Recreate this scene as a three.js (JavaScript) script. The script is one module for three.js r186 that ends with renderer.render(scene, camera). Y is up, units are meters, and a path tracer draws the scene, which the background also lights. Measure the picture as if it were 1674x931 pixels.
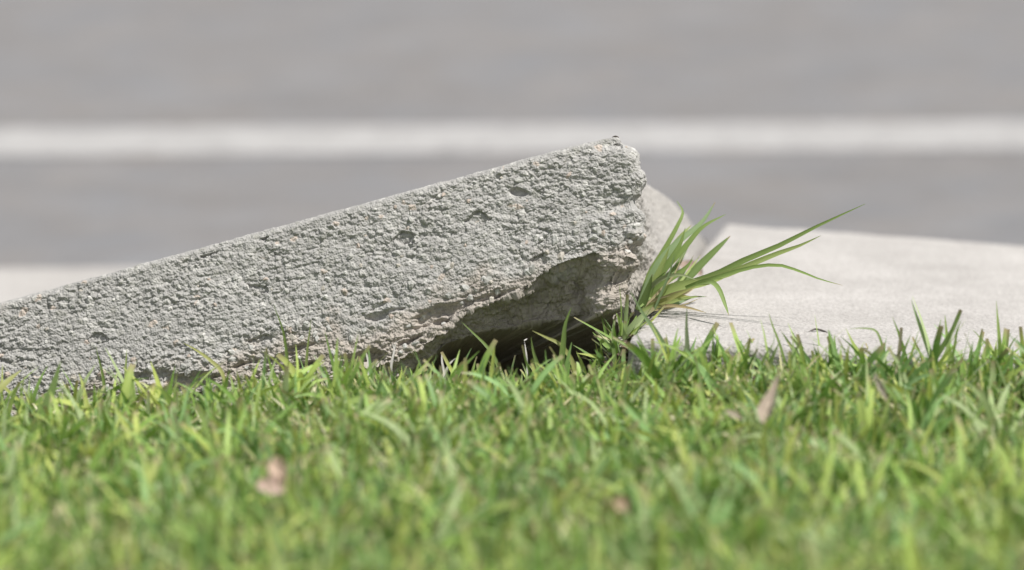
import * as THREE from 'three';
import { ImprovedNoise } from 'three/addons/math/ImprovedNoise.js';

// ------------------------------------------------------------------ camera, sky, sun, exposure
const PW = 1674, PH = 931, FOC = 6372, PITCH = 0.1958, CAM = new THREE.Vector3(0, 0.575, 2.5);
const scene = new THREE.Scene();
const camera = new THREE.PerspectiveCamera(2 * Math.atan(PH / 2 / FOC) * 180 / Math.PI, PW / PH, 0.1, 400);
camera.position.copy(CAM);
camera.lookAt(CAM.x, CAM.y - Math.sin(PITCH), CAM.z - Math.cos(PITCH));
camera.focus = 2.535;
camera.userData.fStop = 3.7;

const SUN = new THREE.Vector3(0.40, 0.87, 0.23).normalize();
{ // clear pale sky: air only
  const w = 64, h = 32, d = new Float32Array(w * h * 4);
  for (let j = 0; j < h; j++) for (let i = 0; i < w; i++) {
    const e = Math.max(0, (j + 0.5) / h * 2 - 1), k = Math.pow(1 - e, 2.2), o = (j * w + i) * 4;
    d[o] = 0.31 + 0.27 * k; d[o + 1] = 0.34 + 0.25 * k; d[o + 2] = 0.39 + 0.21 * k; d[o + 3] = 1;
  }
  const t = new THREE.DataTexture(d, w, h, THREE.RGBAFormat, THREE.FloatType);
  t.mapping = THREE.EquirectangularReflectionMapping; t.magFilter = THREE.LinearFilter; t.needsUpdate = true;
  scene.background = t; scene.environment = t;
}
const sun = new THREE.DirectionalLight(new THREE.Color(1, 0.965, 0.925), 4.2);
sun.name = 'sun'; sun.position.copy(SUN).multiplyScalar(10); sun.castShadow = true;
Object.assign(sun.shadow.camera, { left: -3, right: 3, top: 3, bottom: -3, near: 1, far: 25 });
sun.shadow.mapSize.set(4096, 4096);
scene.add(sun); scene.add(sun.target);
const renderer = new THREE.WebGLRenderer({ antialias: true });
renderer.shadowMap.enabled = true;
renderer.toneMapping = THREE.LinearToneMapping;
renderer.toneMappingExposure = 1.38;

// ------------------------------------------------------------------ helpers
const V = (x, y, z) => new THREE.Vector3(x, y, z);
function rng(a) { return () => { a |= 0; a = a + 0x6D2B79F5 | 0; let t = Math.imul(a ^ a >>> 15, 1 | a); t = t + Math.imul(t ^ t >>> 7, 61 | t) ^ t; return ((t ^ t >>> 14) >>> 0) / 4294967296; }; }
const clamp = (x, a = 0, b = 1) => Math.min(b, Math.max(a, x));
const sstep = (a, b, x) => { const t = clamp((x - a) / (b - a)); return t * t * (3 - 2 * t); };
const mix = (a, b, t) => a + (b - a) * t;
const perlin = new ImprovedNoise();
const noise = (x, y, z) => perlin.noise(x + 11.3, y + 7.7, z + 3.1);
const fbm = (x, y, z, o = 4) => { let s = 0, a = 0.5; for (let i = 0; i < o; i++) { s += a * noise(x, y, z); x *= 2.03; y *= 2.03; z *= 2.03; a *= 0.5; } return s; };
const table = (t, x) => { if (x <= t[0][0]) return t[0][1]; for (let i = 1; i < t.length; i++) if (x <= t[i][0]) return mix(t[i - 1][1], t[i][1], sstep(t[i - 1][0], t[i][0], x)); return t[t.length - 1][1]; };
const hash = (x, y, z, k) => { let h = Math.imul(x, 374761393) ^ Math.imul(y, 668265263) ^ Math.imul(z, 1274126177) ^ Math.imul(k, 974634777); h = Math.imul(h ^ h >>> 13, 1274126177); h = Math.imul(h ^ h >>> 16, 2246822519); return ((h ^ h >>> 15) >>> 0) / 4294967296; };
// cellular noise: distance to the nearest and second nearest grain, a random number of the nearest, and the offset from its middle
const W = { f1: 0, f2: 0, id: 0, dx: 0, dy: 0, dz: 0 };
function worley(x, y, z) {
  const ix = Math.floor(x), iy = Math.floor(y), iz = Math.floor(z);
  let f1 = 9, f2 = 9;
  for (let a = -1; a < 2; a++) for (let b = -1; b < 2; b++) for (let c = -1; c < 2; c++) {
    const X = ix + a, Y = iy + b, Z = iz + c;
    const dx = x - X - hash(X, Y, Z, 1), dy = y - Y - hash(X, Y, Z, 2), dz = z - Z - hash(X, Y, Z, 3), d = dx * dx + dy * dy + dz * dz;
    if (d < f1) { f2 = f1; f1 = d; W.id = hash(X, Y, Z, 4); W.dx = dx; W.dy = dy; W.dz = dz; W.h5 = hash(X, Y, Z, 5); W.h6 = hash(X, Y, Z, 6); } else if (d < f2) f2 = d;
  }
  W.f1 = Math.sqrt(f1); W.f2 = Math.sqrt(f2);
}
// a pixel of the photograph gives a direction; the plane it is laid on gives its distance
const cF = V(0, -Math.sin(PITCH), -Math.cos(PITCH)), cU = V(0, Math.cos(PITCH), -Math.sin(PITCH));
const ray = (px, py) => cF.clone().add(V((px - PW / 2) / FOC, 0, 0)).addScaledVector(cU, (PH / 2 - py) / FOC);
const atZ = (px, py, z) => { const r = ray(px, py); return CAM.clone().addScaledVector(r, (z - CAM.z) / r.z); };
const atY = (px, py, y) => { const r = ray(px, py); return CAM.clone().addScaledVector(r, (y - CAM.y) / r.y); };

const taken = {};
function numbered(n) { taken[n] = (taken[n] || 0) + 1; return taken[n] === 1 ? n : n + '_' + String(taken[n] - 1).padStart(3, '0'); }
function mesh(name, geo, mat, parent) { const m = new THREE.Mesh(geo, mat); m.name = parent ? name : numbered(name); m.castShadow = m.receiveShadow = true; (parent || scene).add(m); return m; }
function group(name) { const g = new THREE.Group(); g.name = numbered(name); scene.add(g); return g; }
function tag(o, label, category, grp) { o.userData.kind = 'thing'; o.userData.label = label; o.userData.category = category; if (grp) o.userData.group = grp; return o; }
function kind(o, k, label, category) { o.userData.kind = k; if (label) o.userData.label = label; if (category) o.userData.category = category; return o; }
function geom(pos, idx, col, uv) {
  const g = new THREE.BufferGeometry();
  g.setAttribute('position', new THREE.BufferAttribute(new Float32Array(pos), 3));
  if (col) g.setAttribute('color', new THREE.BufferAttribute(new Float32Array(col), 3));
  if (uv) g.setAttribute('uv', new THREE.BufferAttribute(new Float32Array(uv), 2));
  g.setIndex(new THREE.BufferAttribute(new Uint32Array(idx), 1)); g.computeVertexNormals(); return g;
}
function tex(n, f, srgb) { // tiling square texture; f(u, v) gives 0..1 rgb (linear or display values)
  const d = new Uint8Array(n * n * 4);
  for (let j = 0; j < n; j++) for (let i = 0; i < n; i++) { const c = f(i / n, j / n), o = (j * n + i) * 4; for (let k = 0; k < 3; k++) d[o + k] = clamp(c[k]) * 255; d[o + 3] = 255; }
  const t = new THREE.DataTexture(d, n, n); t.wrapS = t.wrapT = THREE.RepeatWrapping; t.magFilter = THREE.LinearFilter; if (srgb) t.colorSpace = THREE.SRGBColorSpace; t.needsUpdate = true; return t;
}
// lattice noise that tiles over the unit square, f cells a side
const tile = (u, v, f, s) => {
  const x = u * f, y = v * f, i = Math.floor(x), j = Math.floor(y), fx = x - i, fy = y - j, a = fx * fx * fx * (fx * (fx * 6 - 15) + 10), b = fy * fy * fy * (fy * (fy * 6 - 15) + 10);
  const g = (p, q) => { const t = hash((i + p) % f, (j + q) % f, s, 9) * 6.283; return Math.cos(t) * (fx - p) + Math.sin(t) * (fy - q); };
  return 1.3 * mix(mix(g(0, 0), g(1, 0), a), mix(g(0, 1), g(1, 1), a), b);
};

// ------------------------------------------------------------------ slab builder
// plan: closed loop of {x, z, ix, iz (inward), s, k}; each column runs from the top spine over the edge, down the wall, under the lip and along the underside.
function slab(plan, spine, P) {
  const N = plan.length, rows = [], RT = P.topRows, RR = P.roundRows, RW = P.wallRows, RC = P.cutRows, M = RT + RR + RW + RC + 3;
  const pos = new Float32Array(N * M * 3), amp = new Float32Array(N * M), zone = new Uint8Array(N * M);
  for (let i = 0; i < N; i++) {
    const c = plan[i], lip = P.lip(c), D = P.cut(c), yb = P.bottom(c), r = P.round, sp = spine(c);
    const put = (j, x, y, z, a, q) => { const o = (i * M + j) * 3; pos[o] = x + (P.shift ? P.shift(c, y) : 0); pos[o + 1] = y; pos[o + 2] = z; amp[i * M + j] = a * (c.amp ?? 1); zone[i * M + j] = q; };
    const inx = c.x + c.ix * r, inz = c.z + c.iz * r;
    for (let j = 0; j < RT; j++) { const t = Math.pow(j / RT, 0.45); put(j, mix(sp[0], inx, t), 0, mix(sp[1], inz, t), j ? P.topAmp : 0, 0); }
    for (let j = 0; j < RR; j++) { const a = j / RR * Math.PI / 2, d = r - Math.sin(a) * r; put(RT + j, c.x + c.ix * d, -r + Math.cos(a) * r, c.z + c.iz * d, mix(P.topAmp, 1, j / RR), 1); }
    for (let j = 0; j < RW; j++) { const t = j / (RW - 1); put(RT + RR + j, c.x, mix(-r, lip, t), c.z, 1, 2); }
    for (let j = 0; j < RC; j++) { const t = (j + 1) / RC, d = D * (1 - Math.pow(1 - t, 2.4)); put(RT + RR + RW + j, c.x + c.ix * d, mix(lip, yb, Math.pow(t, 1.35)), c.z + c.iz * d, mix(1, 0.7, clamp(t * 5)), 3); }
    for (let j = 0; j < 3; j++) { const t = (j + 1) / 3, x = c.x + c.ix * D, z = c.z + c.iz * D; put(M - 3 + j, mix(x, sp[0], t), yb, mix(z, sp[1], t), 0, 4); }
  }
  const idx = [];
  for (let i = 0; i < N; i++) { const n = (i + 1) % N; for (let j = 0; j < M - 1; j++) { const a = i * M + j, b = n * M + j; idx.push(a, a + 1, b, b, a + 1, b + 1); } }
  const g0 = geom(pos, idx), nor = g0.getAttribute('normal').array;
  const col = new Float32Array(N * M * 3), uv = new Float32Array(N * M * 2), c3 = [0, 0, 0];
  for (let i = 0; i < N; i++) for (let j = 0; j < M; j++) {
    const v = i * M + j, o = v * 3, h = P.relief(pos[o], pos[o + 1], pos[o + 2], zone[v], plan[i], c3) * amp[v];
    col[o] = c3[0]; col[o + 1] = c3[1]; col[o + 2] = c3[2];
    uv[v * 2] = pos[o]; uv[v * 2 + 1] = pos[o + 1] - pos[o + 2];
    for (let k = 0; k < 3; k++) nor[o + k] = nor[o + k] * h;
  }
  for (let k = 0; k < pos.length; k++) pos[k] += nor[k];
  const g = geom(pos, idx, col, uv), gn = g.getAttribute('normal'); for (let i = 0; i < N; i++) { gn.setXYZ(i * M, 0, 1, 0); gn.setXYZ(i * M + M - 1, 0, -1, 0); }
  g.userData = { N, M, zone, plan }; return g;
}
function planLoop(L, sx, dz, front, end, r = 0.008) { // front edge on z = 0 from -L to 0, right end skewed by sx over the depth dz
  const p = [], add = (x, z, nx, nz, k, amp, s) => { const l = Math.hypot(nx, nz); p.push({ x, z, ix: -nx / l, iz: -nz / l, k, amp, s }); };
  const turn = x => { const t = sstep(-0.07, 0.02, x); return [t, 1 - 0.5 * t]; };
  for (let x = -L; x < -r;) { const t = turn(x); add(x, 0, x < -0.1 ? 0 : t[0], 1, 'front', front(x) > 0.003 ? 0.35 : 1, x); x += front(x); }
  for (let a = 0; a <= 26; a++) { const th = a / 26 * 1.45; add(-r + Math.sin(th) * r, -r + Math.cos(th) * r, 0.55 + 0.45 * a / 26, 1 - 0.6 * a / 26, 'corner', 1, a / 26 * 0.018); }
  const len = Math.hypot(sx, dz);
  for (let s = 0.009; s < len;) { add(sx * s / len, -dz * s / len, 1, clamp(0.4 - s * 6, 0, 1), 'end', s < 0.12 ? 1 : 0.6, s); s += end(s); }
  for (let x = sx; x > -L; x -= 0.03) add(x, -dz, 0, -1, 'back', 0.3, x);
  for (let z = -dz; z < -0.01; z += 0.03) add(-L, z, -1, 0, 'left', 0.3, z);
  return p;
}

// ------------------------------------------------------------------ frames of the two slabs
const A0 = atZ(1020, 213, 0), A1 = atZ(0, 492, 0), A2 = atZ(1153, 392, -0.42);
const aX = A0.clone().sub(A1).normalize(), aY = aX.clone().cross(A2.clone().sub(A0)).normalize(), aZ = aX.clone().cross(aY);
const aM = new THREE.Matrix4().makeBasis(aX, aY, aZ).setPosition(A0), aInv = aM.clone().invert();
const A_BACK = A2.clone().applyMatrix4(aInv), A_T = 0.122, A_DZ = -A_BACK.z, A_SX = A_BACK.x;
console.log('aY', aY.toArray(), 'aZ', aZ.toArray(), 'back', A_BACK.toArray());
const B0 = atZ(1048, 540, 0.06), B1 = atZ(1182, 364, -0.44), B2 = atZ(1674, 400, -0.415);
const bXr = B2.clone().sub(B1).normalize(), bD = B0.clone().sub(B1), bY = bD.clone().cross(bXr).normalize(), bX = bXr, bZ = bX.clone().cross(bY);
const B_NEAR = 0.022; B0.addScaledVector(bZ, B_NEAR).addScaledVector(bX, -0.006);
const bM = new THREE.Matrix4().makeBasis(bX, bY, bZ).setPosition(B0), bInv = bM.clone().invert();
const B_SKEW = B1.clone().applyMatrix4(bInv);
console.log('A0', A0.toArray(), 'B0', B0.toArray(), 'B1', B1.toArray(), 'B1 local', B_SKEW.toArray());

// ------------------------------------------------------------------ setting: road, marking, gutter, ground
const ROAD_Y = -0.095;
const l0 = atY(0, 211, ROAD_Y), l1 = atY(0, 257, ROAD_Y), l2 = atY(PW, 199, ROAD_Y), l3 = atY(PW, 245, ROAD_Y), g0 = atY(0, 440, ROAD_Y);
const rX = l2.clone().add(l3).sub(l0).sub(l1).normalize(), rZ = V(-rX.z, 0, rX.x);   // along and across the road, towards the camera
const lineA = l0.dot(rZ), lineB = l1.dot(rZ), gutA = g0.dot(rZ);
console.log('line', lineA, lineB, 'gutter', gutA, 'B back', B1.dot(rZ));
function sheet(name, z0, z1, y, half, mat, parent, seg = 1, uvs = 1) { // strip along the road
  const pos = [], uv = [], idx = [];
  for (let i = 0; i <= seg; i++) for (const z of [z0, z1]) { const x = mix(-half, half, i / seg); const p = V(0, y, 0).addScaledVector(rX, x).addScaledVector(rZ, z); pos.push(p.x, p.y, p.z); uv.push(x * uvs, z * uvs); }
  for (let i = 0; i < seg; i++) idx.push(2 * i, 2 * i + 1, 2 * i + 2, 2 * i + 2, 2 * i + 1, 2 * i + 3);
  return mesh(name, geom(pos, idx, null, uv), mat, parent);
}
const roadMap = tex(1024, (u, v) => {
  const m = 0.5 * tile(u, v, 6, 1) + 0.35 * tile(u, v, 15, 5) + 0.3 * tile(u, v, 3, 40), w = 0.5 * tile(u, v, 5, 21) + 0.4 * tile(u, v, 12, 33), g = hash(u * 1024 | 0, v * 1024 | 0, 0, 7) - 0.5;
  const b = 0.428 + 0.04 * m + 0.16 * g; return [b + 0.012 * w + 0.006, b - 0.003 * w - 0.001, b - 0.02 * w - 0.003];
}, true);
const asphalt = new THREE.MeshStandardMaterial({ map: roadMap, roughness: 0.92 }); roadMap.repeat.set(1.3, 1.3); roadMap.rotation = 0.75;
kind(sheet('road', -13, gutA, ROAD_Y, 60, asphalt, null, 1, 1), 'structure');
const road = scene.getObjectByName('road');
const lineMap = tex(512, (u, v) => { const m = 0.6 * tile(u, v, 9, 2) + 0.5 * tile(u, v, 26, 4), g = hash(u * 512 | 0, v * 512 | 0, 1, 7) - 0.5, w = sstep(0.32, 0.5, 0.5 * tile(u, v, 40, 8) + 0.5 * tile(u, v, 18, 3) + 0.25 * g); const b = 0.59 + 0.06 * m + 0.06 * g - 0.16 * w; return [b + 0.008, b, b - 0.008]; }, true);
lineMap.repeat.set(1.9, 1.9); lineMap.rotation = 0.6;
const paint = new THREE.MeshStandardMaterial({ map: lineMap, roughness: 0.7 });
sheet('road_marking', lineA, lineB, ROAD_Y + 0.0012, 60, paint, road);
const grainTex = tex(512, (u, v) => { const g = hash(u * 512 | 0, v * 512 | 0, 3, 7), b = 0.5 + 0.6 * tile(u, v, 90, 2) + 0.35 * tile(u, v, 30, 6) + 0.3 * (g - 0.5); return [b, b, b]; });
grainTex.repeat.set(5, 5);
const concMap = tex(1024, (u, v) => { const g = hash(u * 1024 | 0, v * 1024 | 0, 2, 7) - 0.5, m = 0.5 * tile(u, v, 5, 4) + 0.4 * tile(u, v, 14, 8) + 0.4 * tile(u, v, 45, 2), s = tile(u, v, 140, 5); const k = hash(u * 512 | 0, v * 512 | 0, 8, 7) > 0.988 ? 0.14 : 0, b = 0.622 + 0.06 * m + 0.11 * g + 0.06 * s - k; return [b + 0.016, b + 0.001, b - 0.016]; }, true);
concMap.repeat.set(2.5, 2.5); concMap.rotation = 0.5;
const paleConcrete = new THREE.MeshStandardMaterial({ map: concMap, roughness: 0.9, bumpMap: grainTex, bumpScale: 0.0012 });
const gutter = sheet('gutter', gutA, gutA + 0.5, ROAD_Y + 0.0012, 60, paleConcrete); kind(gutter, 'structure');

// soil height: lawn level, hollowed under the slabs, heaped in the joint
const aBottom = (x, z) => { // world height of slab A's underside plane at x, z
  const b = A0.clone().addScaledVector(aY, -A_T - 0.004); return b.y - (aY.x * (x - b.x) + aY.z * (z - b.z)) / aY.y;
};
const bTop = (x, z) => B0.y - (bY.x * (x - B0.x) + bY.z * (z - B0.z)) / bY.y;
const jointX = z => mix(A0.x, B0.x, 0.62) + (0.06 - z) * 0.13;
const tmpv = V(0, 0, 0);
function lawnLevel(x, z) { return 0.032 + 0.012 * sstep(0.06, 0.12, x) * sstep(0.26, 0.12, z) - 0.013 * sstep(-0.1, -0.06, x) * sstep(0.075, 0.045, x) * sstep(0.13, 0.07, z) - 0.014 * sstep(-0.02, -0.34, x) * (z < 0.25 ? 1 : 1 - sstep(0.25, 0.5, z)) + 0.006 * noise(x * 5, z * 5, 1.7) - 0.004; }
function soilY(x, z) {
  let h = lawnLevel(x, z) + 0.003 * fbm(x * 60, z * 60, 2.2);
  if (z < 0.11) {
    const j = Math.exp(-Math.pow((x - jointX(z)) / 0.026, 2)) * sstep(0.088, 0.045, z);
    const hollow = sstep(0.05, 0.025, z) * sstep(-0.16, -0.1, x) * sstep(0.075, 0.045, x); h -= hollow * 0.042;
    h += j * (0.028 + 0.006 * fbm(x * 90, z * 90, 9));
    tmpv.set(x, 0.05, z).applyMatrix4(aInv);
    const ab = aBottom(x, z) - 0.006; if (tmpv.x < 0.05 + 0.13 * -tmpv.z && h > ab) h = ab;
    const bt = bTop(x, z); tmpv.set(x, bt, z).applyMatrix4(bInv);
    if (tmpv.x > -tmpv.z * 0.1 - 0.004 && tmpv.z < 0.004) h = Math.min(h, bt - 0.03);
  }
  return h;
}
{
  const pos = [], idx = [], col = [], xs = [], zs = [];
  for (let x = -60; x < -0.5;) { xs.push(x); x += x < -3 ? 8 : x < -1.4 ? 0.4 : 0.02; } for (let x = -0.5; x < 0.5; x += 0.004) xs.push(x); for (let x = 0.5; x <= 60;) { xs.push(x); x += x > 3 ? 8 : x > 1.4 ? 0.4 : 0.02; }
  for (let z = -0.425; z < 0.12; z += 0.004) zs.push(z); for (let z = 0.12; z < 60;) { zs.push(z); z += z > 4 ? 8 : z > 1.2 ? 0.3 : 0.02; }
  const edge = zs[0]; zs.unshift(edge - 0.003);
  for (const z of zs) for (const x of xs) {
    const first = z < edge, far = Math.abs(x) > 1.4 || z > 1.2, y = first ? ROAD_Y - 0.02 : far ? 0.028 : soilY(x, z), w = 0.75 + 0.5 * fbm(x * 40, z * 40, 4) + 0.5 * noise(x * 300, z * 300, 5);
    const back = z < 0.06 && Math.abs(x) > 1.4 ? -0.062 : 0;
    pos.push(x, y + back, z); col.push(0.13 * w, 0.10 * w, 0.068 * w);
  }
  const n = xs.length;
  for (let j = 0; j < zs.length - 1; j++) for (let i = 0; i < n - 1; i++) { const a = j * n + i; idx.push(a, a + n, a + 1, a + 1, a + n, a + n + 1); }
  kind(mesh('soil_ground', geom(pos, idx, col), new THREE.MeshStandardMaterial({ vertexColors: true, roughness: 1 })), 'structure');
  kind(mesh('ground', new THREE.PlaneGeometry(300, 300).rotateX(-Math.PI / 2).translate(0, ROAD_Y - 0.03, 0), new THREE.MeshStandardMaterial({ color: new THREE.Color(0.12, 0.11, 0.07), roughness: 1 })), 'structure');
}

// ------------------------------------------------------------------ the lifted slab
const ROOT_A = group('lifted_concrete_slab');
tag(ROOT_A, 'thick rough grey concrete slab heaved up at an angle, broken corner hanging over grass', 'concrete slab');
ROOT_A.position.copy(A0); ROOT_A.quaternion.setFromRotationMatrix(aM);
const onFace = (px, py, inset = 0) => { const r = ray(px, py), k = A0.clone().addScaledVector(aZ, -inset).sub(CAM).dot(aZ) / r.dot(aZ); return CAM.clone().addScaledVector(r, k).applyMatrix4(aInv); };
const lipT = [[300, 648], [480, 628], [560, 612], [640, 590], [690, 568], [722, 546], [758, 508], [800, 497], [858, 470], [890, 445], [922, 430], [970, 417], [1030, 413]].map(([x, y]) => { const p = onFace(x, y); return [p.x, Math.max(p.y, -A_T + 0.004)]; });
console.log('lip', JSON.stringify(lipT.map(p => p.map(v => +v.toFixed(4)))));
const botT = [[480, 660, 0.004], [600, 632, 0.006], [660, 612, 0.008], [700, 584, 0.015], [740, 560, 0.025], [780, 548, 0.035], [860, 534, 0.045], [950, 518, 0.04], [1020, 504, 0.018]].map(([x, y, i]) => { const p = onFace(x, y, i); return [p.x, Math.max(p.y, -A_T - 0.004)]; });
console.log('bot', JSON.stringify(botT.map(p => p.map(v => +v.toFixed(4)))));
const cutT = [[-0.25, 0.004], [-0.18, 0.012], [-0.15, 0.024], [-0.118, 0.034], [-0.077, 0.048], [-0.04, 0.042], [-0.006, 0.016]];
const pitA = { x: -0.0765, y: -0.021 };
const shiftT = [[-0.13, -0.026], [-0.11, -0.024], [-0.08, -0.014], [-0.066, -0.004], [-0.058, -0.0005], [-0.05, -0.003], [-0.042, 0.002], [-0.03, 0.0055], [-0.018, 0.003], [0, -0.001]];
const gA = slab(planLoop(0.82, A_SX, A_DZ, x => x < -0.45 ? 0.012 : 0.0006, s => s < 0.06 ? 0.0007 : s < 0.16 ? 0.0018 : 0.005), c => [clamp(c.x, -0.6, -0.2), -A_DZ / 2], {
  topRows: 7, roundRows: 9, wallRows: 195, cutRows: 70, round: 0.005, topAmp: 0.28,
  shift: (c, y) => table(shiftT, y) * (c.k === 'front' ? sstep(-0.06, -0.008, c.x) : c.k === 'corner' ? 1 : c.k === 'end' ? sstep(0.2, 0.02, c.s) : 0) - (c.k === 'end' ? 0.011 * sstep(0.012, 0.03, c.s) * sstep(0.3, 0.12, c.s) : 0),
  lip: c => (c.k === 'front' ? table(lipT, c.x) : c.k === 'corner' ? mix(lipT[12][1], lipT[12][1] - 0.006, c.s / 0.018) : c.k === 'end' ? mix(lipT[12][1] - 0.006, -0.118, sstep(0.02, 0.09, c.s)) : -0.118) + (c.k === 'front' ? 0.0035 * fbm(c.x * 55, 1, 2) + 0.004 * noise(c.x * 23, 4, 4) : 0),
  cut: c => c.k === 'front' ? 0.75 * table(cutT, c.x + 0.009) * (1 + 0.3 * noise(c.x * 40, 3, 3)) : c.k === 'corner' ? 0.015 : 0.008,
  bottom: c => c.k === 'front' ? table(botT, c.x) : c.k === 'corner' ? botT[8][1] : c.k === 'end' ? mix(botT[8][1], -A_T - 0.004, sstep(0.02, 0.15, c.s)) : -A_T - 0.004,
  relief(x, y, z, q, c, out) {
    const low = sstep(-0.045, -0.11, y + 0.02 * noise(x * 9, y * 9, 2)), face = c.k === 'front' || c.k === 'corner' || (c.k === 'end' && c.s < 0.035);
    let h = 0;
    const wx = x + 0.0012 * noise(x * 300, y * 300, z * 300), wy = y + 0.0012 * noise(x * 300 + 9, y * 300, z * 300);
    // aggregate: rounded crumbs of three sizes, each with its own height and tilt
    worley(wx * 95 + 7, wy * 150 + wx * 14, z * 95);
    const p0 = (W.id - 0.5) * 1.2 - (1 - sstep(0, 0.18, W.f2 - W.f1)) * 0.4, t0 = W.h6;
    worley(wx * 250, wy * 330 + wx * 40, z * 250);
    const r1 = W.id, t1 = W.h5, g1 = (r1 - 0.5) * 1.3 + (0.32 - W.f1 * W.f1) * 1.5 + ((W.h5 - 0.5) * W.dx + (W.h6 - 0.3) * W.dy) * 0.9 - (1 - sstep(0, 0.2, W.f2 - W.f1)) * 0.5;
    worley(wx * 480 + 40, wy * 560, z * 480);
    const r2 = W.id, t2 = W.h5, g2 = (r2 - 0.5) * 1.2 + (0.3 - W.f1 * W.f1) * 1.4;
    const rough = 0.42 + 0.5 * sstep(-0.25, 0.3, noise(x * 26, y * 40, 6)) + 0.35 * sstep(0, 0.3, noise(x * 70, y * 90, 2)) + 0.6 * low;
    const ck = sstep(0.09, 0.03, Math.abs(noise(x * 34 + 5, y * 85, z * 34))) * sstep(0.05, 0.3, noise(x * 30, y * 45, 12)); h -= ck * 0.0007;
    h += g1 * 0.00075 * rough + p0 * 0.00055 * rough + g2 * 0.00046 + 0.0019 * fbm(x * 38, y * 60, z * 38) + 0.003 * low * fbm(x * 90, y * 140, z * 90, 3);
    const crumb = sstep(0.06, 0.26, fbm(x * 24 + 4, y * 85, z * 20, 4)) * sstep(-0.055, -0.1, y + 0.015 * noise(x * 12, 5, 2)); h -= crumb * 0.008;
    if (face && q < 3) h -= 0.0022 * sstep(0.984, 0.99, t0) * (y < -0.006 ? 1 : 0);
    if (q === 3) h = g1 * 0.0011 + p0 * 0.0018 + g2 * 0.0005 + 0.012 * fbm(x * 40, y * 55, z * 40);
    if (!face) h = g1 * 0.0007 + g2 * 0.0004 + 0.003 * fbm(x * 30, y * 30, z * 30);
    if (face && q < 3) {
      const px = (x - pitA.x) / 0.0058, py = (y - pitA.y + (x - pitA.x) * 0.35) / 0.0028, pd = Math.sqrt(px * px + py * py); h = mix(h, -0.0042, sstep(1.15, 0.75, pd));
      // broken right-hand corner: bulges and a notch
      const k = c.k === 'end' ? sstep(0.035, 0.012, c.s) : sstep(-0.05, 0.0, x); h += k * (0.004 * noise(2, y * 75 + 0.6, 1) - 0.002 * sstep(-0.02, 0.0, y)) - k * 0.005 * Math.exp(-Math.pow((y + 0.047) / 0.004, 2));
      h -= 0.0035 * sstep(-0.03, 0.002, x) * (c.k === 'end' ? k : 1) * sstep(-0.02, -0.002, y);
    }
    // colour: cement paste, pale and pinkish grains, earth stain low down with a grainy outline
    const st = sstep(0.15, 0.6, low + 0.6 * fbm(x * 50, y * 50, z * 50 + 3, 4)) * 0.7, dk = 0.5 + 0.5 * fbm(x * 18, y * 18, z * 18);
    let r = 0.345, g = 0.337, b = 0.318, m = 0.80 + 0.28 * dk + 0.2 * (r2 - 0.5) + 0.22 * (t1 - 0.5);
    if (t1 > 0.99) { r = 0.41; g = 0.355; b = 0.305; } else if (t1 < 0.05) { r = 0.46; g = 0.45; b = 0.42; } else if (t1 > 0.93) { r = 0.28; g = 0.275; b = 0.25; }
    if (t2 > 0.96) { r = 0.46; g = 0.45; b = 0.42; }
    r = mix(r, 0.36, st); g = mix(g, 0.312, st); b = mix(b, 0.262, st);
    if (c.k === 'end' && c.s > 0.02 + 0.012 * noise(y * 90, c.s * 90, 4)) { r = mix(r, 0.40, 0.6); g = mix(g, 0.375, 0.6); b = mix(b, 0.345, 0.6); }  // end face tinted paler: cleaner concrete, plus its sunlit look put into the colour
    if (q === 3) { const e = sstep(-0.15, 0.25, fbm(x * 60, y * 60, z * 60)); r = mix(r, 0.34, e); g = mix(g, 0.305, e); b = mix(b, 0.26, e); }
    out[0] = r * m; out[1] = g * m; out[2] = b * m; return h;
  },
});
const slabMat = new THREE.MeshStandardMaterial({ vertexColors: true, roughness: 0.95, bumpMap: grainTex.clone(), bumpScale: 0.0006 });
slabMat.bumpMap.repeat.set(9, 9);
mesh('slab_body', gA, slabMat, ROOT_A);
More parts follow.
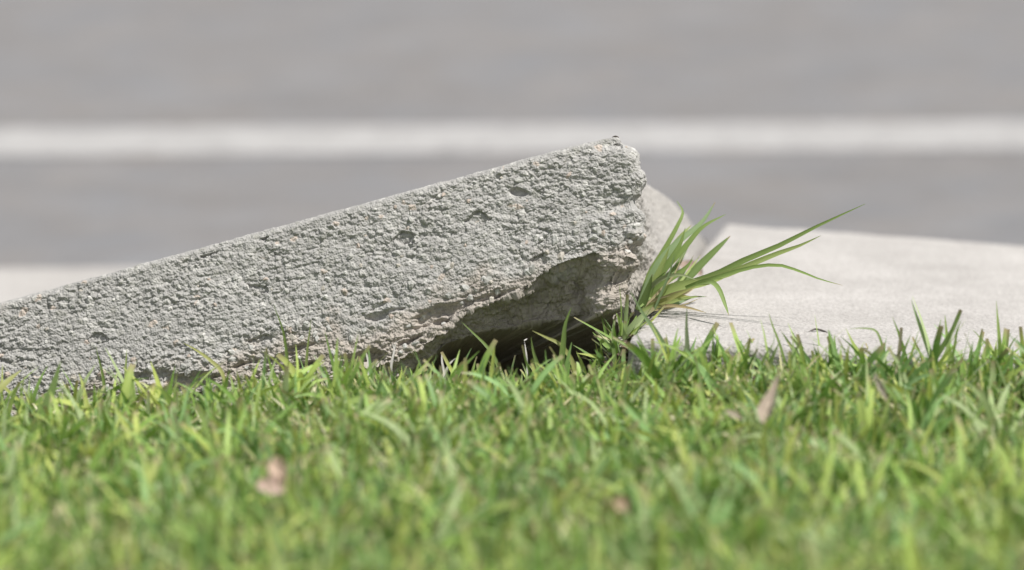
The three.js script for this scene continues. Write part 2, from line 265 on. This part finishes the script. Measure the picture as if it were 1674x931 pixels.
{ // single stones of the aggregate that stand out of the broken face
  const R = rng(77), { N, M, plan } = gA.userData, P = gA.getAttribute('position').array, n = gA.getAttribute('normal').array;
  const shapes = [0, 1, 2, 3].map(k => { const q = new THREE.IcosahedronGeometry(1, 1), p = q.getAttribute('position'); for (let i = 0; i < p.count; i++) { const v = V(p.getX(i), p.getY(i), p.getZ(i)); const f = 0.86 + 0.5 * noise(v.x * 1.3 + k * 7, v.y * 1.3, v.z * 1.3); p.setXYZ(i, v.x * f, v.y * f * (0.75 + 0.08 * k), v.z * f); } q.computeVertexNormals(); return q; });
  const cols = [[0.40, 0.395, 0.37], [0.35, 0.345, 0.32], [0.47, 0.46, 0.43], [0.30, 0.295, 0.27], [0.40, 0.37, 0.32], [0.41, 0.345, 0.295]].map(c => new THREE.MeshStandardMaterial({ color: new THREE.Color(...c), roughness: 0.85 }));
  const cols_n = plan.map((c, i) => i).filter(i => (plan[i].k === 'front' && plan[i].x > -0.44) || plan[i].k === 'corner');
  for (let k = 0; k < 260; k++) {
    const i = cols_n[Math.floor(R() * cols_n.length)], t = k < 90 ? 0.62 + 0.38 * R() : R(), j = 18 + Math.floor(t * 188), o = (i * M + j) * 3;
    const s = 0.0012 + 0.0016 * Math.pow(R(), 2) + (t > 0.7 ? 0.0006 : 0), m = mesh('aggregate_stone', shapes[k % 4], cols[Math.floor(Math.pow(R(), 1.5) * cols.length)], ROOT_A);
    m.position.set(P[o] - n[o] * s * 0.25, P[o + 1] - n[o + 1] * s * 0.25, P[o + 2] - n[o + 2] * s * 0.25);
    m.rotation.set(R() * 0.6, R() * 0.6, R() * 6.3); m.scale.set(s * (1 + 0.5 * R()), s, s * 0.8);
  }
}

// ------------------------------------------------------------------ the flat slab beside it
{
  const loop = [], skew = B_SKEW.x / -B_SKEW.z, DZ = -B_SKEW.z, L = 1.5, add = (x, z, nx, nz, k) => { const l = Math.hypot(nx, nz); loop.push({ x, z, ix: -nx / l, iz: -nz / l, k, s: x }); };
  const corner = (x, z, ix, iz, k) => loop.push({ x, z, ix, iz, k, s: x }), E = 0.009;
  corner(0, 0, 1, -1, 'front');
  for (let x = E; x < L - E; x += x < 0.45 ? 0.0022 : 0.03) add(x, 0, 0, 1, 'front');
  corner(L, 0, -1, -1, 'right');
  for (let z = -E; z > -DZ + E; z -= 0.03) add(L, z, 1, 0, 'right');
  corner(L, -DZ, -1, 1, 'back');
  for (let x = L - E; x > skew * DZ + E; x -= 0.02) add(x, -DZ, 0, -1, 'back');
  corner(skew * DZ, -DZ, 1, 1, 'back');
  for (let z = -DZ + E; z < -E; z += 0.004) add(-z * skew, z, -1, 0, 'left');
  loop.reverse();
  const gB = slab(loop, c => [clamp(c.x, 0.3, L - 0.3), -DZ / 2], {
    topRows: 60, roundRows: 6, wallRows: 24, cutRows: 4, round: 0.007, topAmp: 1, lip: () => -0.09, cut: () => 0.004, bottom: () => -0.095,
    relief(x, y, z, q, c, out) {
      worley(x * 200, y * 200, z * 200);
      const zc = 0.05 + 0.05 * x + 0.003 * noise(x * 30, 2, 2);
      const h = q === 0 ? -(x < 0.14 && z > -0.12 ? 0.002 * Math.exp(-Math.pow((z + zc) / 0.0016, 2)) : 0) : 0.0016 * fbm(x * 70, y * 70, z * 70) + 0.0009 * (W.id - 0.5);
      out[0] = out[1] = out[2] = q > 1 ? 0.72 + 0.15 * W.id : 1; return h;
    },
  });
  const B = group('flat_concrete_slab'); tag(B, 'smooth pale concrete paving slab lying flat beside the lifted one', 'concrete slab');
  B.position.copy(B0); B.quaternion.setFromRotationMatrix(bM);
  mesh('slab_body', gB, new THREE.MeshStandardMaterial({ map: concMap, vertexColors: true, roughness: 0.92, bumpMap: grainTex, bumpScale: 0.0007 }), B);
}

// ------------------------------------------------------------------ grass
const leaf = new THREE.MeshPhysicalMaterial({ vertexColors: true, roughness: 0.9, transmission: 0.42, thickness: 0, ior: 1.4, clearcoat: 0.35, clearcoatRoughness: 0.45, side: THREE.DoubleSide });
const Buf = () => ({ p: [], i: [], c: [] });
const up = V(0, 1, 0);
// a ribbon folded along its midrib through the points pts (Vector3), half width w(t), facing n(t)
function ribbon(B, pts, wid, face, col, tip, fold = 0.28) {
  const base = B.p.length / 3, n = pts.length, T = V(), S = V(), Nn = V();
  for (let k = 0; k < n; k++) {
    T.subVectors(pts[Math.min(k + 1, n - 1)], pts[Math.max(k - 1, 0)]).normalize();
    S.crossVectors(T, face(k / (n - 1))).normalize(); Nn.crossVectors(S, T);
    const w = wid(k / (n - 1)), p = pts[k], c = k === n - 1 && tip ? tip : col;
    B.p.push(p.x - S.x * w, p.y - S.y * w, p.z - S.z * w, p.x - Nn.x * w * fold, p.y - Nn.y * w * fold, p.z - Nn.z * w * fold, p.x + S.x * w, p.y + S.y * w, p.z + S.z * w);
    B.c.push(...c, c[0] * 1.12, c[1] * 1.1, c[2] * 1.12, ...c);
    if (k) { const a = base + (k - 1) * 3; for (const d of [0, 1]) B.i.push(a + d, a + d + 1, a + d + 3, a + d + 1, a + d + 4, a + d + 3); }
  }
}
const greens = [[0.24, 0.385, 0.07], [0.17, 0.295, 0.048], [0.335, 0.465, 0.12], [0.42, 0.49, 0.115], [0.23, 0.39, 0.13], [0.12, 0.23, 0.038], [0.39, 0.49, 0.22], [0.37, 0.48, 0.105]];
const straw = [[0.60, 0.57, 0.30], [0.68, 0.64, 0.44], [0.52, 0.48, 0.26], [0.48, 0.52, 0.15]];
const jit = (c, R, a = 0.25) => { const m = 1 - a / 2 + a * R(); return [c[0] * m, c[1] * m, c[2] * m]; };
function blade(B, R, x, y, z, L, w, lean, az, bend, col, cutTip, seg = 4) {
  const pts = [], dx = Math.cos(az), dz = Math.sin(az); let px = x, py = y, pz = z, side = (R() - 0.5) * 0.5;
  for (let k = 0; k <= seg; k++) {
    pts.push(V(px, py, pz)); const t = k / seg, a = lean + bend * t, l = L / seg;
    px += (dx * Math.sin(a) - dz * side * t) * l; pz += (dz * Math.sin(a) + dx * side * t) * l; py += Math.cos(a) * l;
  }
  const tw = (R() - 0.5) * 2.2, fx = Math.cos(az + tw), fz = Math.sin(az + tw), f = V(-fx, 0.5, -fz), tipW = cutTip ? 0.62 : 0.06;
  ribbon(B, pts, t => w * 0.5 * (0.72 + 0.28 * Math.min(1, t * 4)) * (cutTip ? mix(1, tipW, t * t) : 1 - 0.94 * Math.pow(t, 1.9)), () => f, col, cutTip ? [0.32, 0.27, 0.14] : null);
}
const faceZ = x => { const top = A0.y + (x - A0.x) * aX.y / aX.x; return clamp(top - 0.02, 0, A_T * 0.92) * 0.36 + 0.004; };
{
  const R = rng(5), B = Buf();
  const ok = (x, z) => { if (x < A0.x + 0.005) return z > (x > -0.09 ? 0.026 + 0.012 * noise(x * 60, 1, 1) : faceZ(x) + 0.002); return z > 0.087 + 0.006 * noise(x * 40, 2, 2); };
  const sow = (n, x0, x1, z0, z1, seg, size) => {
    for (let k = 0; k < n; k++) {
      const x = mix(x0, x1, R()), z = mix(z0, z1, R()); if (!ok(x, z)) continue;
      if (seg === 2 && Math.abs(x) < 0.46 && z < 0.62) continue;
      const y = soilY(x, z) - 0.002, patch = fbm(x * 9, z * 9, 7) + 0.4 * noise(x * 40, z * 40, 3), r = R();
      const az = R() * 6.283, lush = (1 + 0.35 * fbm(x * 7 + 5, z * 7, 2)) * (1 + (0.2 + 0.06 * sstep(0.07, 0.12, x)) * sstep(0.16, 0.1, z)) * (1 - 0.25 * sstep(-0.1, -0.05, x) * sstep(0.08, 0.06, x) * sstep(0.1, 0.06, z));
      if (r < 0.27 - 0.06 * sstep(0.12, 0.3, z) + 0.3 * patch) // dead blades lying low in the sward
        blade(B, R, x, y + 0.004 * R(), z, (0.012 + 0.016 * R()) * size, (0.0014 + 0.0018 * R()) * size, 0.5 + 0.9 * R(), az, 0.5 * R(), jit(straw[Math.floor(R() * 4)], R, 0.4), R() < 0.4, seg);
      else {
        const tall = Math.pow(R(), 3), g = greens[Math.floor(clamp(R() + 0.25 * patch, 0, 0.999) * greens.length)];
        blade(B, R, x, y, z, (0.015 + 0.013 * R() + 0.018 * tall) * lush * size, (0.0028 + 0.0032 * R() * R()) * size, 0.08 + 1.4 * R(), az, (R() - 0.25) * 0.9, jit(g, R, 0.35), R() < 0.25, seg);
      }
    }
  };
  // clumps of longer, broader blades
  for (let k = 0; k < 620; k++) {
    const x = mix(-0.46, 0.46, R()), z = mix(0.1, 0.62, R()); if (!ok(x, z) || fbm(x * 8, z * 8, 31) < -0.05) continue;
    const g = greens[Math.floor(R() * greens.length)], az0 = R() * 6.283, n = 3 + Math.floor(R() * 5);
    for (let i = 0; i < n; i++) blade(B, R, x + (R() - 0.5) * 0.008, soilY(x, z) - 0.002, z + (R() - 0.5) * 0.008, 0.028 + 0.026 * R(), 0.0036 + 0.003 * R(), 0.1 + 0.6 * R(), az0 + (R() - 0.5) * 3, 0.3 + 1.3 * R(), jit(g, R, 0.3), R() < 0.2, 6);
  }
  sow(33000, -0.46, 0.46, 0.02, 0.62, 4, 1);
  sow(26000, -1.3, 1.3, 0.03, 1.15, 2, 1.5);
  kind(mesh('lawn_grass', geom(B.p, B.i, B.c), leaf), 'stuff', 'short mown green lawn grass in front of the concrete slabs', 'grass');
  console.log('lawn tris', B.i.length / 3);
}
// blades traced from the photograph; z of base and tip say where they stand
function traced(B, R, px, z0, z1, wpx, col, opt = {}) {
  const raw = px.map(([x, y], k) => atZ(x, y, mix(z0, z1, k / (px.length - 1)))), cv = new THREE.CatmullRomCurve3(raw), n = opt.n || 14, pts = cv.getPoints(n), w0 = wpx / 2500 / 2;
  const tw = opt.twist ?? (R() - 0.5) * 1.0, n0 = V(Math.sin(tw) * 0.7, 0.55, 1).normalize();
  ribbon(B, pts, t => w0 * (0.6 + 0.4 * Math.min(1, t * 4)) * (opt.cut ? mix(1, 0.6, t) : 1 - 0.95 * Math.pow(t, opt.pow || 2.2)), t => V(n0.x + 0.5 * (t - 0.5) * tw, n0.y, n0.z), jit(col, R, 0.2), opt.cut ? [0.2, 0.16, 0.09] : opt.tip || null, opt.fold ?? 0.35);
}
const G = { mid: [0.19, 0.28, 0.065], dark: [0.13, 0.205, 0.045], light: [0.29, 0.37, 0.11], yellow: [0.34, 0.36, 0.11], blue: [0.20, 0.29, 0.125], dry: [0.33, 0.27, 0.13], white: [0.62, 0.60, 0.56] };
{ // the tuft rooted in the joint between the slabs
  const T = group('grass_tuft'); tag(T, 'tuft of long green grass blades growing out of the joint between the slabs', 'grass tuft');
  const R = rng(91);
  const put = (px, z0, z1, w, c, o = {}) => { const B = Buf(); traced(B, R, px, z0, z1, w * 1.1, c.map(v => v * 0.98), { fold: 0.5, tip: R() < 0.5 ? [0.30, 0.22, 0.11] : null, ...o }); mesh('blade', geom(B.p, B.i, B.c), leaf, T); };
  const b0 = [1042, 506];
  put([b0, [1089, 474], [1139, 459], [1177, 445], [1214, 426], [1273, 401], [1336, 369], [1414, 333]], -0.02, 0.0, 11, G.mid, { twist: 0.5, pow: 3 });
  put([b0, [1085, 478], [1139, 462], [1190, 447], [1231, 430], [1273, 413], [1307, 401], [1341, 385]], -0.02, 0.02, 11, G.light, { twist: -0.4, pow: 3 });
  put([b0, [1092, 482], [1140, 463], [1177, 451], [1231, 436], [1273, 433], [1307, 443], [1340, 456], [1377, 466]], -0.015, 0.03, 6.5, G.mid, { pow: 3 });
  put([[1050, 500], [1085, 480], [1122, 455], [1147, 430], [1173, 405], [1194, 385]], -0.02, -0.05, 13, G.dark, { twist: 0.1, pow: 4 });
  put([[1120, 470], [1150, 460], [1164, 461], [1175, 472], [1185, 497], [1191, 515]], 0.0, 0.03, 9, G.mid, { pow: 4 });
  put([b0, [1072, 438], [1106, 397], [1147, 363], [1169, 330]], -0.02, -0.06, 13, G.blue, { pow: 2.5 });
  put([b0, [1076, 451], [1118, 405], [1148, 371], [1186, 350]], -0.02, -0.04, 12, G.mid);
  put([b0, [1060, 451], [1085, 409], [1106, 371], [1116, 346], [1106, 328]], -0.03, -0.06, 9, G.mid);
  put([b0, [1064, 459], [1089, 417], [1114, 384], [1130, 368]], -0.03, -0.05, 11, G.light);
  put([[1046, 500], [1080, 462], [1106, 434], [1122, 405], [1146, 360]], -0.03, -0.08, 9, G.dark);
  put([[1046, 498], [1075, 455], [1096, 425], [1112, 398], [1120, 372]], -0.02, -0.03, 12, G.mid);
  put([b0, [1064, 468], [1089, 452], [1114, 449], [1140, 458]], -0.01, 0.01, 8, [0.26, 0.31, 0.15]);
  put([[1047, 503], [1080, 480], [1110, 468], [1145, 462], [1182, 455]], -0.01, 0.0, 17, G.light, { pow: 5 });
  put([[1051, 508], [1075, 497], [1097, 486], [1138, 467]], 0.0, 0.01, 13, G.yellow);
  put([b0, [1062, 486], [1085, 462], [1118, 440], [1132, 424]], -0.01, -0.02, 14, G.mid);
  put([b0, [1058, 480], [1074, 450], [1086, 424], [1094, 404]], -0.015, -0.02, 12, G.light);
  put([[1056, 508], [1078, 494], [1104, 484], [1128, 484]], 0.0, 0.01, 11, G.yellow);
  put([[1080, 500], [1097, 499], [1127, 503], [1155, 511]], 0.005, 0.015, 6, G.dry);
  put([[1070, 507], [1092, 503], [1120, 497], [1146, 486]], 0.005, 0.0, 3, G.dry);
  for (let k = 0; k < 16; k++) { // younger, thinner leaves and dead sheaths round the foot
    const t = R(), x0 = 1040 + 34 * R(), a = mix(0.25, 1.15, t) + (R() - 0.5) * 0.3, l = 45 + 75 * R(), d = (R() - 0.5) * 0.5;
    const at = f => [x0 + l * f * Math.cos(a - d * f), 508 - 8 * R() - l * f * Math.sin(a - d * f)];
    put([at(0), at(0.35), at(0.7), at(1)], -0.03 + 0.04 * R(), -0.06 + 0.07 * R(), 4 + 5 * R(), k < 5 ? [0.42, 0.36, 0.2] : [G.mid, G.light, G.dark, G.blue][k % 4]);
  }
  put([[1044, 508], [1052, 492], [1060, 470], [1066, 448]], 0.0, 0.0, 13, G.dark);
}
{ // tall blades standing clear of the mown sward
  const R = rng(41);
  const sprig = (label, grp, list) => { const g = group('grass_sprig'); tag(g, label, 'grass blade', grp); for (const [px, z0, z1, w, c, o] of list) { const B = Buf(), dz = label.includes('flat slab') || label.includes('joint') ? 0.03 : 0, [p, q] = px; if (p[1] < 626) px.unshift([p[0] + (p[0] - q[0]) * 0.3, 628]); traced(B, R, px, z0 + dz, z1 + dz, w, c, o); mesh('blade', geom(B.p, B.i, B.c), leaf, g); } };
  const f = 'tall grass blades before the flat slab', a = 'tall grass blades before the lifted slab';
  sprig('two tall green blades spreading in a V before the flat slab', f, [[[[1527, 600], [1512, 555], [1499, 520], [1489, 489]], 0.08, 0.07, 10, G.blue, {}], [[[1518, 604], [1538, 570], [1556, 540], [1570, 506]], 0.09, 0.09, 10, G.dark, { cut: 1 }], [[[1552, 600], [1560, 565], [1564, 540], [1571, 522]], 0.09, 0.09, 6, G.mid, {}]]);
  sprig('thin dark blade with a second shorter one below it, before the flat slab', f, [[[[1282, 590], [1272, 556], [1262, 530], [1256, 510]], 0.075, 0.07, 5, G.mid, {}], [[[1318, 605], [1302, 580], [1288, 558], [1277, 541]], 0.08, 0.07, 8, G.dark, {}]]);
  sprig('bent blade folded over sideways before the flat slab', f, [[[[1448, 600], [1442, 565], [1431, 540], [1412, 536], [1389, 537]], 0.085, 0.08, 5, G.mid, {}], [[[1466, 600], [1470, 570], [1473, 535]], 0.09, 0.085, 8, [0.2, 0.19, 0.11], { cut: 1 }], [[[1472, 600], [1477, 575], [1489, 545]], 0.09, 0.085, 7, G.mid, {}]]);
  sprig('thin leaning blade with brown tip before the flat slab', f, [[[[1640, 605], [1622, 575], [1605, 555], [1588, 537]], 0.08, 0.07, 5, G.mid, {}], [[[1648, 600], [1646, 580], [1652, 563], [1664, 546]], 0.08, 0.07, 5, G.dark, {}]]);
  sprig('broad pale blade leaning towards the joint from the lawn', f, [[[[1098, 600], [1085, 566], [1068, 536], [1052, 514], [1030, 475]], 0.075, 0.065, 11, G.blue, {}]]);
  sprig('upright pale blade beside the tuft in the joint', f, [[[[1124, 590], [1123, 560], [1122, 530], [1123, 500]], 0.08, 0.075, 9, [0.2, 0.25, 0.13], {}]]);
  sprig('tall thin curved blade before the rough face of the lifted slab', a, [[[[470, 612], [469, 580], [463, 540], [447, 496]], 0.075, 0.07, 7, G.mid, {}], [[[500, 612], [503, 570], [509, 521]], 0.075, 0.07, 6, G.light, {}]]);
  sprig('yellow green blade leaning across the lower edge of the lifted slab', a, [[[[362, 606], [340, 585], [320, 571], [300, 560]], 0.075, 0.06, 7, G.yellow, {}], [[[172, 640], [168, 610], [157, 566]], 0.075, 0.07, 6, G.mid, {}], [[[207, 640], [206, 605], [208, 570]], 0.075, 0.07, 5, G.light, {}]]);
  sprig('broad dark green blade near the buried end of the lifted slab', a, [[[[70, 720], [76, 670], [88, 630], [100, 590]], 0.17, 0.15, 18, G.dark, {}], [[[60, 715], [66, 680], [64, 640]], 0.17, 0.16, 12, G.mid, {}]]);
  sprig('thin green blade crossing the dark hollow under the lifted slab', a, [[[[812, 592], [796, 566], [776, 546], [754, 525]], 0.075, 0.06, 6, G.mid, {}]]);
  sprig('broad upright blade before the dark hollow under the lifted slab', a, [[[[918, 590], [921, 560], [924, 530], [934, 502]], 0.075, 0.07, 11, G.mid, {}], [[[936, 592], [915, 562], [893, 551], [870, 540]], 0.075, 0.065, 8, G.yellow, {}], [[[1005, 590], [1002, 560], [1003, 520]], 0.07, 0.06, 8, G.dark, {}], [[[880, 600], [872, 575], [868, 550]], 0.075, 0.07, 7, G.mid, {}]]);
  sprig('yellow blade end lying against the foot of the lifted slab', a, [[[[-30, 660], [0, 634], [18, 618], [36, 604]], 0.13, 0.11, 13, G.yellow, {}]]);
  // bleached dead stalks
  const dry = (label, list) => { const g = group('dry_grass_stalk'); tag(g, label, 'dry grass', 'bleached dead stalks under the slab'); for (const [px, z, w] of list) { const B = Buf(); if (px.length > 2) px.unshift([px[0][0] - 1, 622]); traced(B, R, px, z, z - 0.01, w, G.white, { pow: 4, n: 6 }); mesh('stalk', geom(B.p, B.i, B.c), leaf, g); } };
  dry('bleached white dead stalk sticking up before the slab foot beside the hollow', [[[[640, 596], [644, 575], [648, 556]], 0.07, 4], [[[640, 590], [645, 572], [641, 560]], 0.07, 3], [[[603, 600], [600, 580], [597, 570]], 0.072, 3]]);
  dry('forked white dead stalk standing in the dark hollow', [[[[727, 612], [723, 592], [722, 576]], 0.065, 4], [[[727, 612], [735, 594], [745, 585]], 0.065, 4], [[[745, 585], [748, 588]], 0.065, 4]]);
  dry('thin grey dead stalk with a brown tip in the hollow', [[[[862, 600], [860, 575], [857, 556]], 0.06, 3], [[[857, 556], [862, 553]], 0.06, 2]]);
}
// ------------------------------------------------------------------ fallen leaves, twig, crumbs
function dryLeaf(name, label, cat, px, z, len, wid, turn, tilt, col, curl = 0.5, pointed = false) {
  const pos = [], idx = [], c = [], n = 14, m = 8, R = rng(len * 1e5 | 0);
  for (let i = 0; i <= n; i++) for (let j = 0; j <= m; j++) {
    const t = i / n, s = j / m * 2 - 1, w = wid / 2 * (pointed ? Math.min(1, 0.25 + (1 - t) * 4) * Math.pow(t + 0.02, 0.9) : Math.pow(Math.sin(Math.PI * clamp(t * 0.96 + 0.02)), 0.8));
    pos.push(s * w, curl * (s * s * w + 0.5 * wid * (t - 0.5) * (t - 0.5)) + 0.0016 * noise(t * 7, s * 4, len * 900), (t - 0.5) * len);
    const k = 0.8 + 0.25 * R() + (Math.abs(s) < 0.1 ? 0.2 : 0) + 0.4 * noise(t * 6, s * 5, 8); c.push(col[0] * k, col[1] * k, col[2] * k);
  }
  for (let i = 0; i < n; i++) for (let j = 0; j < m; j++) { const a = i * (m + 1) + j; idx.push(a, a + m + 1, a + 1, a + 1, a + m + 1, a + m + 2); }
  const o = mesh(name, geom(pos, idx, c), leaf); o.position.copy(z < 0 ? atZ(px[0], px[1], z) : atY(px[0], px[1], z)); o.rotation.set(tilt[0], turn, tilt[1]); tag(o, label, cat); return o;
}
dryLeaf('dry_leaf', 'curled pink and brown dry leaf standing up in the grass', 'leaf', [456, 768], 0.057, 0.016, 0.011, 0.3, [1.1, 0.2], [0.72, 0.52, 0.41]);
dryLeaf('dry_leaf', 'flat dull pink leaf scrap at the foot of the curled leaf', 'leaf', [444, 798], 0.05, 0.018, 0.014, 1.2, [0.5, 0.1], [0.56, 0.40, 0.33]);
dryLeaf('dry_leaf', 'upright folded brown dry leaf before the flat slab', 'leaf', [1264, 650], 0.066, 0.034, 0.012, -0.3, [1.05, 0.45], [0.56, 0.45, 0.37], 1.3, true);
dryLeaf('dry_leaf', 'small pale straw leaf piece lying beside the brown leaf', 'leaf', [1199, 678], 0.055, 0.013, 0.005, 0.9, [0.5, 0.1], [0.50, 0.43, 0.32]);
dryLeaf('dry_leaf', 'small orange leaf scrap deep in the near grass', 'leaf', [1016, 824], 0.055, 0.010, 0.009, 0.5, [1.0, 0.1], [0.54, 0.37, 0.26]);
dryLeaf('dry_leaf', 'pale dead leaf strip slanting in the grass below the bent blade', 'leaf', [1440, 632], 0.06, 0.02, 0.004, 0.4, [0.9, 0.5], [0.48, 0.42, 0.33]);
dryLeaf('dry_leaf', 'reddish brown leaf lying in the joint behind the tuft', 'leaf', [1126, 440], -0.16, 0.03, 0.014, 0.6, [0.2, 0.1], [0.40, 0.30, 0.24]);
{
  const tw = (name, label, px, z, r, col) => { const cv = new THREE.CatmullRomCurve3(px.map(([x, y, dz]) => { let p = atZ(x, y, z + (dz || 0)); return p; })); const o = mesh(name, new THREE.TubeGeometry(cv, 14, r, 6), new THREE.MeshStandardMaterial({ color: new THREE.Color(...col), roughness: 0.9 })); tag(o, label, 'twig'); };
  const onB = px => { let p = atZ(px[0], px[1], 0); for (let k = 0; k < 6; k++) p = atY(px[0], px[1], bTop(p.x, p.z) + 0.001); return p; };
  const p = [[1321, 543], [1334, 539], [1344, 540], [1354, 545]].map(onB); p[1].y += 0.0006;
  const o = mesh('twig', new THREE.TubeGeometry(new THREE.CatmullRomCurve3(p), 12, 0.0007, 6), new THREE.MeshStandardMaterial({ color: new THREE.Color(0.10, 0.09, 0.08), roughness: 0.9 })); tag(o, 'tiny dark bent twig lying on the flat slab', 'twig');
  tw('bark_chip', 'tiny dark chip on the top corner of the lifted slab', [[1001, 225], [1006, 223], [1011, 225]], -0.01, 0.0007, [0.06, 0.05, 0.04]);
}
{ // earth crumbs and chopped straw in the joint and along the slab foot
  const R = rng(12), p = [], i = [], c = [], ico = new THREE.IcosahedronGeometry(1, 0).getAttribute('position').array;
  for (let k = 0; k < 2300; k++) {
    const inJoint = k < 800, foot = k > 1500, z0 = R(), x = inJoint ? jointX(mix(-0.12, 0.07, z0)) + (R() - 0.5) * 0.06 : foot ? mix(-0.40, 0.06, R()) : mix(-0.12, 0.30, R()), z = inJoint ? mix(-0.12, 0.07, z0) : foot ? faceZ(x) + 0.018 * z0 : mix(0.03, 0.11, z0), y = soilY(x, z), s = 0.0008 + 0.0026 * R() * R(), m = 0.5 + R(), b = p.length / 3, rr = R() < (foot ? 0.6 : 0.25) ? [0.36, 0.33, 0.29] : [0.17, 0.12, 0.085], q = R() * 6, cq = Math.cos(q), sq = Math.sin(q), el = R() < 0.2 ? 3.5 : 1;
    for (let v = 0; v < ico.length; v += 3) { const X = ico[v] * s * el, Z = ico[v + 2] * s * (0.7 + 0.5 * R()); p.push(x + X * cq - Z * sq, y + ico[v + 1] * s * 0.7 + s * 0.3, z + X * sq + Z * cq); c.push(rr[0] * m, rr[1] * m, rr[2] * m); i.push(b + v / 3); }
  }
  kind(mesh('soil_crumbs', geom(p, i, c), new THREE.MeshStandardMaterial({ vertexColors: true, roughness: 1 })), 'stuff', 'brown earth crumbs and chopped straw in the joint', 'soil');
}
renderer.render(scene, camera);
